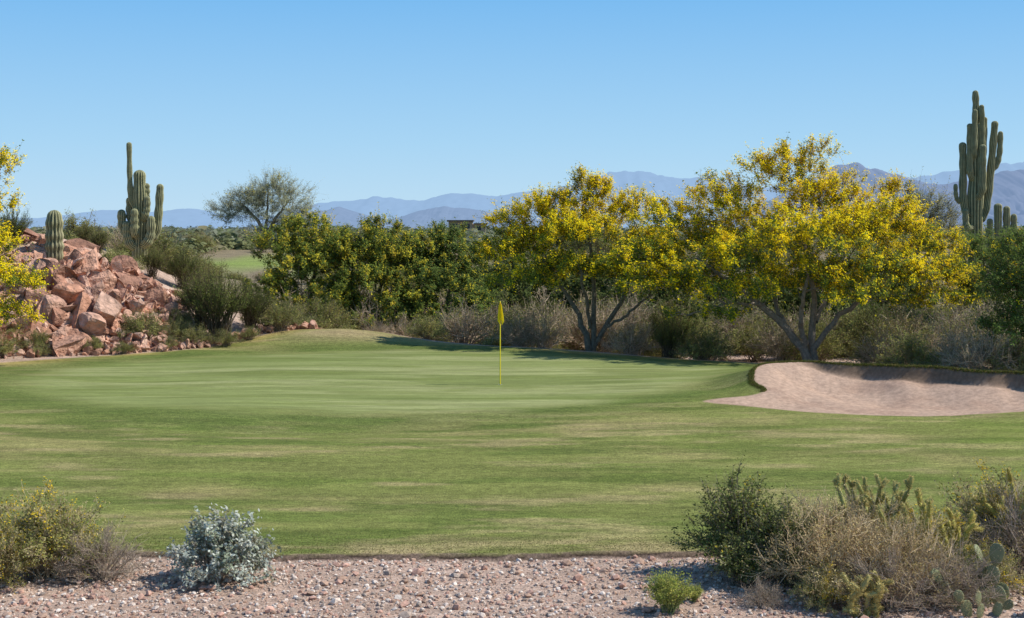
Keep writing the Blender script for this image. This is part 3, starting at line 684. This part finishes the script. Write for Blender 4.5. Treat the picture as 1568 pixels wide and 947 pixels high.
saguaro("saguaro_cactus", (-14.4, 55, z0), [
    ([(0, -1.5), (0, 0), (.02, 1.6), (0, 3.3)], .20), ([(-.08, 1.9, -.05), (-.3, 2.4, -.1), (-.35, 3.2, -.1), (-.38, 4.5, -.1)], .08),
    ([(-.1, .95), (-.45, 1.05), (-.66, 1.35), (-.70, 1.85)], .13), ([(-.1, 1.3, .1), (-.33, 1.5, .15), (-.42, 1.9, .15), (-.42, 2.35, .15)], .11),
    ([(.1, .8), (.42, .85), (.66, 1.2), (.74, 2.0), (.79, 2.85)], .12), ([(.1, 1.5, -.1), (.26, 1.75, -.2), (.33, 2.0, -.2), (.35, 2.4, -.2)], .10),
    ([(.0, 2.0, .1), (.17, 2.25, .12), (.24, 2.6, .1), (.24, 2.9, .1)], .10), ([(.1, .6, -.1), (.35, .7, -.3), (.5, 1.0, -.3), (.52, 1.6, -.3)], .13),
    ([(-.1, .5, -.1), (-.3, .65, -.25), (-.4, 1.0, -.28), (-.42, 1.4, -.28)], .13), ([(0, .9, -.1), (-.1, 1.1, -.35), (-.1, 1.5, -.38), (-.1, 1.9, -.38)], .11)], 1)
zb = h1(-15.25, 47.4)
saguaro("saguaro_cactus", (-15.25, 47.4, zb), [([(0, -.3), (0, .3), (.0, .8), (0, 4.72 - zb - .25)], .25)], 2, 1)
zg = h1(19.5, 60); o = 4.1 - zg
saguaro("saguaro_cactus", (19.55, 60, zg), [
    ([(0, -.4), (0, o), (.02, o + 2.5), (-.02, o + 4.2)], .23), ([(.0, o + 3.8), (.02, o + 4.4), (.03, o + 5.0), (0, o + 5.7)], .11),
    ([(-.05, o + .5), (-.4, o + .7), (-.52, o + 1.4), (-.52, o + 2.5), (-.54, o + 3.5)], .12), ([(-.1, o + 2.0, -.1), (-.28, o + 2.3, -.2), (-.3, o + 3.2, -.2), (-.3, o + 4.3, -.2)], .10),
    ([(-.5, o + 1.1), (-.72, o + 1.15), (-.82, o + 1.4), (-.84, o + 1.8)], .07), ([(.1, o + .2), (.38, o + .6), (.56, o + 1.6), (.7, o + 3.0), (.82, o + 4.4)], .12),
    ([(.1, o + 2.2, .1), (.32, o + 2.6, .1), (.38, o + 3.4, .1), (.42, o + 4.6, .1)], .10), ([(.68, o + 2.4), (.9, o + 2.7), (1.02, o + 3.2), (1.06, o + 4.0)], .09),
    ([(0, o + 1.2, -.2), (.15, o + 1.6, -.4), (.18, o + 2.5, -.4), (.18, o + 3.4, -.4)], .11), ([(-.1, o + 2.8, -.1), (-.15, o + 3.2, -.3), (-.14, o + 4.0, -.3), (-.12, o + 4.9, -.3)], .09),
    ([(.05, o + 3.0, -.1), (.2, o + 3.4, -.2), (.22, o + 4.2, -.2), (.2, o + 5.1, -.2)], .09), ([(-.1, o + .1, -.1), (-.4, o + 0, -.3), (-.5, o + .2, -.3), (-.52, o + .7, -.3)], .1)], 3)
saguaro("saguaro_cactus", (20.3, 59.4, zg), [([(0, -.3), (0, 2), (0, o + .9)], .13), ([(.05, o - 1), (.3, o - .7), (.36, o), (.36, o + .8)], .12), ([(.05, o - 1.4), (-.3, o - 1.1), (-.34, o - .4), (-.34, o + .3)], .1), ([(.3, o - 1), (.6, o - .6), (.66, o), (.66, o + .5)], .1)], 4)

def cholla(name, loc, seed, Hc=1.1, R=.45, nb=16, col=(.26, .27, .09)):
    rng = np.random.default_rng(seed); mb = MB()
    def joint(p, d, l, r):
        q = [p + d * l * t for t in (0, .15, .5, .85, 1.0)]
        tubes(mb, [q], [[r * .6, r, r * 1.05, r * .9, r * .1]], 8, np.array(col) * rng.uniform(.8, 1.2))
        n = 110; t = rng.random(n); a = unit(np.cross(d, rng.normal(size=(n, 3)))); c = p + d * l * t[:, None] + a * r * 1.05
        leaves(mb, c, a + d * .5, .045, .009, np.tile([[.6, .5, .2]], (n, 1)), rng, 1)
        return q[-1]
    for b in range(nb):
        ph = rng.random() * 6.28; rr = R * rng.random() ** .5; h = Hc * rng.uniform(.6, .97)
        p = np.array([rr * .3 * math.cos(ph), rr * .3 * math.sin(ph), -.05]); tgt = np.array([rr * math.cos(ph), rr * math.sin(ph), h])
        k = 5
        for i in range(k):
            d = (tgt - p) / (k - i); d += rng.normal(0, .045, 3); l = np.linalg.norm(d); e = joint(p, unit(d), l, .026)
            if i >= 2 and rng.random() < .85:
                d2 = unit(d * 2 + rng.normal(0, .4, 3) + np.array([0, 0, .1])); joint(e, d2, rng.uniform(.08, .2), .021)
            p = e
        joint(p, unit(np.array([rng.normal(0, .4), rng.normal(0, .4), 1.])), rng.uniform(.1, .2), .022)
    return mb.obj(name, [M_CACT, M_LEAF], True, loc)
cholla("cholla_cactus", (4.3, 16.7, h1(4.3, 16.7)), 1, 1.16, .6, 22)
cholla("cholla_cactus", (4.85, 16.3, h1(4.85, 16.3)), 2, .85, .4, 10, (.40, .36, .08))
cholla("cholla_cactus", (3.75, 15.0, h1(3.75, 15.0)), 3, .36, .25, 6, (.36, .32, .12))
cholla("cholla_cactus", (6.0, 16.9, h1(6, 16.9)), 4, 1.15, .35, 6, (.38, .34, .08))

def prickly(name, loc, seed, npad=14, s=.13):
    rng = np.random.default_rng(seed); mb = MB(); pads = []
    def pad(p, d, nrm, r):
        side = unit(np.cross(d, nrm)); nrm = np.cross(side, d)
        v = I3v; prof = .78 + .22 * v[:, 2]
        V = p + d * r * 1.25 * (1 + v[:, 2:3] ) + side * (v[:, :1] * r * prof[:, None]) + nrm * v[:, 1:2] * r * .16
        mb.add(V, I3f, np.array([.24, .26, .14]) * rng.uniform(.8, 1.15))
        m_ = 110; q = v[rng.integers(0, len(v), m_)]; pr = .78 + .22 * q[:, 2]
        c = p + d * r * 1.25 * (1 + q[:, 2:3]) + side * (q[:, :1] * r * pr[:, None]) + nrm * q[:, 1:2] * r * .2
        leaves(mb, c, nrm * np.sign(q[:, 1:2]) + rng.normal(0, .5, (m_, 3)), .03, .008, np.tile([[.6, .5, .3]], (m_, 1)), rng, 1)
        return (p, d, nrm, side, r)
    for i in range(npad):
        if i < 4 or rng.random() < .3:
            a = rng.random() * 6.28; rr = rng.random() * .3
            pads.append(pad(np.array([rr * math.cos(a), rr * math.sin(a), -.04]), unit(np.array([math.cos(a) * .4, math.sin(a) * .3, 1])), unit(rng.normal(size=3) * np.array([.7, 1, .1])), s * rng.uniform(.8, 1.1)))
        else:
            p, d, nr, sd, r = pads[rng.integers(0, len(pads))]
            th = rng.uniform(-1, 1); pp = p + d * r * 1.25 * (1 + math.cos(th) * .92) + sd * r * math.sin(th) * .9
            nd = unit(d * math.cos(th) + sd * math.sin(th) + np.array([0, 0, .4])); pads.append(pad(pp, nd, unit(nr + rng.normal(0, .5, 3)), s * rng.uniform(.7, 1)))
    return mb.obj(name, [M_CACT, M_LEAF], True, loc)
prickly("prickly_pear_cactus", (4.95, 15.1, h1(5, 15.1)), 4, 12, .085)
prickly("prickly_pear_cactus", (5.4, 15.3, h1(5.4, 15.3)), 5, 14, .105)

# ------------------------------------------------------------ flagstick
fl = bpy.data.objects.new("golf_flagstick", None); COL.objects.link(fl); fx, fy_ = -.3, 36.1; fl.location = (fx, fy_, h1(fx, fy_))
mb = MB(); YP = np.array([.90, .70, .03])
tubes(mb, [[(0, 0, -.1), (0, 0, 1), (0, 0, 2.1), (0, 0, 2.12)]], [[.014, .014, .013, .001]], 12, YP)
mb.obj("pole", [M_PAINT], True, (0, 0, 0), fl)
mb = MB()
nu, nv = 24, 30; u, v = np.meshgrid(np.linspace(0, 1, nu), np.linspace(0, 1, nv))
w = np.interp(v, [0, .12, .55, .85, 1], [.02, .07, .13, .15, .05])
fxx = (u - .5) * w * 1.1 + .02 * v; fyy = -.02 + .035 * np.sin(u * 17 + v * 2) * (.4 + v * .5); fz = 2.08 - .50 * v - .07 * np.sin(u * 7 + 1) * v
idx = np.arange(nu * nv).reshape(nv, nu); F = np.stack([idx[:-1, :-1], idx[:-1, 1:], idx[1:, 1:], idx[1:, :-1]], -1).reshape(-1, 4)
mb.add(np.stack([fxx, fyy, fz], -1).reshape(-1, 3), F, np.array([.98, .76, .03]))
mb.obj("flag", [M_LEAF], True, (0, 0, 0), fl)
mb = MB(); tubes(mb, [[(0, 0, -.10), (0, 0, .004)]], [[.054, .054]], 20, np.array([.6, .6, .58])); mb.obj("cup", [M_PAINT], True, (0, 0, 0), fl)

# ------------------------------------------------------------ distant house and utility pole
def box(mb, x0, x1, y0, y1, z0, z1, col):
    v = np.array([[x, y, z] for z in (z0, z1) for y in (y0, y1) for x in (x0, x1)])
    mb.add(v, [[0, 2, 3, 1], [4, 5, 7, 6], [0, 1, 5, 4], [2, 6, 7, 3], [0, 4, 6, 2], [1, 3, 7, 5]], np.array(col))
ho = bpy.data.objects.new("desert_house", None); COL.objects.link(ho); hz = 3.75; ho.location = (-8.9, 262, hz); ho.scale = (.8, .8, .8)
def part(nm, fn, mat=M_WALL):
    mb = MB(); fn(mb); mb.obj(nm, [mat], False, (0, 0, 0), ho)
part("walls", lambda b: (box(b, -3.5, 2, 0, 6, -4, 2.0, (.33, .25, .18)), box(b, 2.005, 5, 1, 6, -4, 1.4, (.36, .28, .2))))
part("roof", lambda b: (box(b, -3.9, 2.3, -.6, 6.4, 2.003, 2.35, (.16, .12, .09)), box(b, 2.31, 5.4, .5, 6.4, 1.403, 1.65, (.18, .13, .10))))
part("windows", lambda b: (box(b, -2.6, -1.4, -.05, -.003, .2, 1.4, (.05, .06, .07)), box(b, .2, 1.4, -.05, -.003, .2, 1.4, (.05, .06, .07)), box(b, 3, 4, .95, .997, .0, .9, (.05, .06, .07))))
part("door", lambda b: box(b, -.9, -.1, -.05, -.003, -1.0, 1.2, (.12, .06, .03)))
mb = MB(); x, y, h = -88, 300, 3.7
tubes(mb, [[(0, 0, 0), (0, 0, h * .5), (0, 0, h)]], [[.10, .09, .08]], 8, np.array([.16, .13, .10]))
box(mb, -.35, .35, -.18, -.10, h - .5, h - .4, (.16, .13, .10)); mb.obj("utility_pole", [M_BARK], False, (x, y, h1(x, y)))

# ------------------------------------------------------------ mountains
def mountain(name, D, pts, foot, col, haze, seed, hz):
    pts = np.array(pts, float)
    xw = (pts[:, 0] - 784) / 2178 * D; zw = (350 - pts[:, 1]) / 2178 * D
    xx = np.linspace(xw[0], xw[-1], 700); yy = np.linspace(-foot, foot, 60)
    Xm, Ym = np.meshgrid(xx, yy); prof = np.interp(Xm, xw, zw)
    sc_ = D / 2178 * 30
    rid = 1 - np.abs(2 * fbm(Xm / sc_ , Ym / sc_ * .6, seed, 5) - .95)
    prof = prof * (1 + .12 * (fbm(Xm / sc_ * 2, 0 * Ym, seed + 5, 5) - .5))
    fall = np.clip(1 - np.abs(Ym) / foot, 0, 1)
    k = np.clip(fall - (1 - rid) * .9 * (1 - fall) * 1.3, 0, 1)
    Zm = prof * (.35 * fall + .65 * k) * 1.0 - 30 * (1 - ss(fall, 0, .1))
    mb = MB(); idx = np.arange(Xm.size).reshape(Xm.shape)
    F = np.stack([idx[:-1, :-1], idx[:-1, 1:], idx[1:, 1:], idx[1:, :-1]], -1).reshape(-1, 4)
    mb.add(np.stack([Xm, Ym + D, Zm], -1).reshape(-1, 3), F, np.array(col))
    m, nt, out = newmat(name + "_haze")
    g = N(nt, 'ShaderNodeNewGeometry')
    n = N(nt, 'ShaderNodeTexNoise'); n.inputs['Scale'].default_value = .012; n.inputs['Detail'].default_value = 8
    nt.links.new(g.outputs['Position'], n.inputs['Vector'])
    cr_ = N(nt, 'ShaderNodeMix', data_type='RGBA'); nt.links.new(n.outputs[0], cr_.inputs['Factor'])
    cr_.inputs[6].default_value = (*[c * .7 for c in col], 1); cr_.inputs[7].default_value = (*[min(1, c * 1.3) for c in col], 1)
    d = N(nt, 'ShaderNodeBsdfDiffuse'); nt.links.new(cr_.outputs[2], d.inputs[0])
    e = N(nt, 'ShaderNodeEmission'); e.inputs[0].default_value = (*haze, 1); e.inputs[1].default_value = 1  # emission paints aerial haze over the mountain colour
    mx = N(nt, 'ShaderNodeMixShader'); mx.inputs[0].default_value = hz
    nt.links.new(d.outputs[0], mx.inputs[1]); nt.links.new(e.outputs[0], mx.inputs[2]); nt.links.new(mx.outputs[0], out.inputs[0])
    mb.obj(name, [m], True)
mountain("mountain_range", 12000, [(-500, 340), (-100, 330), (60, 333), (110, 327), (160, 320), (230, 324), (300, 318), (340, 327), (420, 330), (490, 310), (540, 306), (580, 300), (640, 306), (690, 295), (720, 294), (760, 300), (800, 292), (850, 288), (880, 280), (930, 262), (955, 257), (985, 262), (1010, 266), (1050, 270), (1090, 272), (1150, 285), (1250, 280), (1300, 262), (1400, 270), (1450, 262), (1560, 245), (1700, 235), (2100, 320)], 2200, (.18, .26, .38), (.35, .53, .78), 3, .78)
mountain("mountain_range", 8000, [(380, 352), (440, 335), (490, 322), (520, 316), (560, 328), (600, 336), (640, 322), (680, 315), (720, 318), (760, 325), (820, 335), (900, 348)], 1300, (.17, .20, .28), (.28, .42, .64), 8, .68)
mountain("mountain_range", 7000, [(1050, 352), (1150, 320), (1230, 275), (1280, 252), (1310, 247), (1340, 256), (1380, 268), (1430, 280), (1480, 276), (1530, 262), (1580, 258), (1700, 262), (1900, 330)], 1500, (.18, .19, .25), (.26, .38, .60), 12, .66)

# ------------------------------------------------------------ light, sky, camera
el = math.radians(48); az = math.radians(90)
w = bpy.data.worlds.new("World"); sc.world = w; w.use_nodes = True
nt = w.node_tree; bg = nt.nodes['Background']; sky = nt.nodes.new('ShaderNodeTexSky'); sky.sky_type = 'NISHITA'
sky.sun_disc = False; sky.sun_elevation = el; sky.sun_rotation = az; sky.air_density = 1.0; sky.dust_density = .3; sky.ozone_density = 2.0; sky.altitude = 500
STR = .12
tc = nt.nodes.new('ShaderNodeTexCoord'); sx = nt.nodes.new('ShaderNodeSeparateXYZ'); nt.links.new(tc.outputs['Generated'], sx.inputs[0])
rp = nt.nodes.new('ShaderNodeValToRGB'); e = rp.color_ramp.elements
def sc_(c): return (*[v for v in c], 1)
e[0].position = 0; e[0].color = sc_((.52, .74, .92)); e[1].position = 1; e[1].color = sc_((.07, .18, .45))
x1 = e.new(.06); x1.color = sc_((.38, .66, .92)); x2 = e.new(.16); x2.color = sc_((.19, .50, .89)); x3 = e.new(.4); x3.color = sc_((.10, .28, .60))
nt.links.new(sx.outputs[2], rp.inputs[0])
vs = nt.nodes.new('ShaderNodeVectorMath'); vs.operation = 'SCALE'; vs.inputs['Scale'].default_value = 1 / STR; nt.links.new(rp.outputs[0], vs.inputs[0])
mx = nt.nodes.new('ShaderNodeMix'); mx.data_type = 'RGBA'; mx.inputs['Factor'].default_value = .92
nt.links.new(sky.outputs[0], mx.inputs[6]); nt.links.new(vs.outputs[0], mx.inputs[7])
nt.links.new(mx.outputs[2], bg.inputs[0]); bg.inputs[1].default_value = STR
ld = bpy.data.lights.new("sun", 'SUN'); ld.energy = 5.0; ld.angle = math.radians(.5); ld.color = (1, .955, .87)
lo = bpy.data.objects.new("sun", ld); COL.objects.link(lo)
dv = Vector((math.cos(el) * math.sin(az), math.cos(el) * math.cos(az), math.sin(el)))
lo.rotation_euler = dv.to_track_quat('Z', 'Y').to_euler()
cam = bpy.data.cameras.new("camera"); co = bpy.data.objects.new("camera", cam); COL.objects.link(co)
cam.lens = 50; cam.sensor_width = 36; cam.shift_y = -.0788; cam.clip_end = 60000; cam.clip_start = .1
co.location = (0, 0, 4.1); co.rotation_euler = (math.radians(90), 0, 0)
sc.camera = co
print("verts", sum(len(m.vertices) for m in bpy.data.meshes))
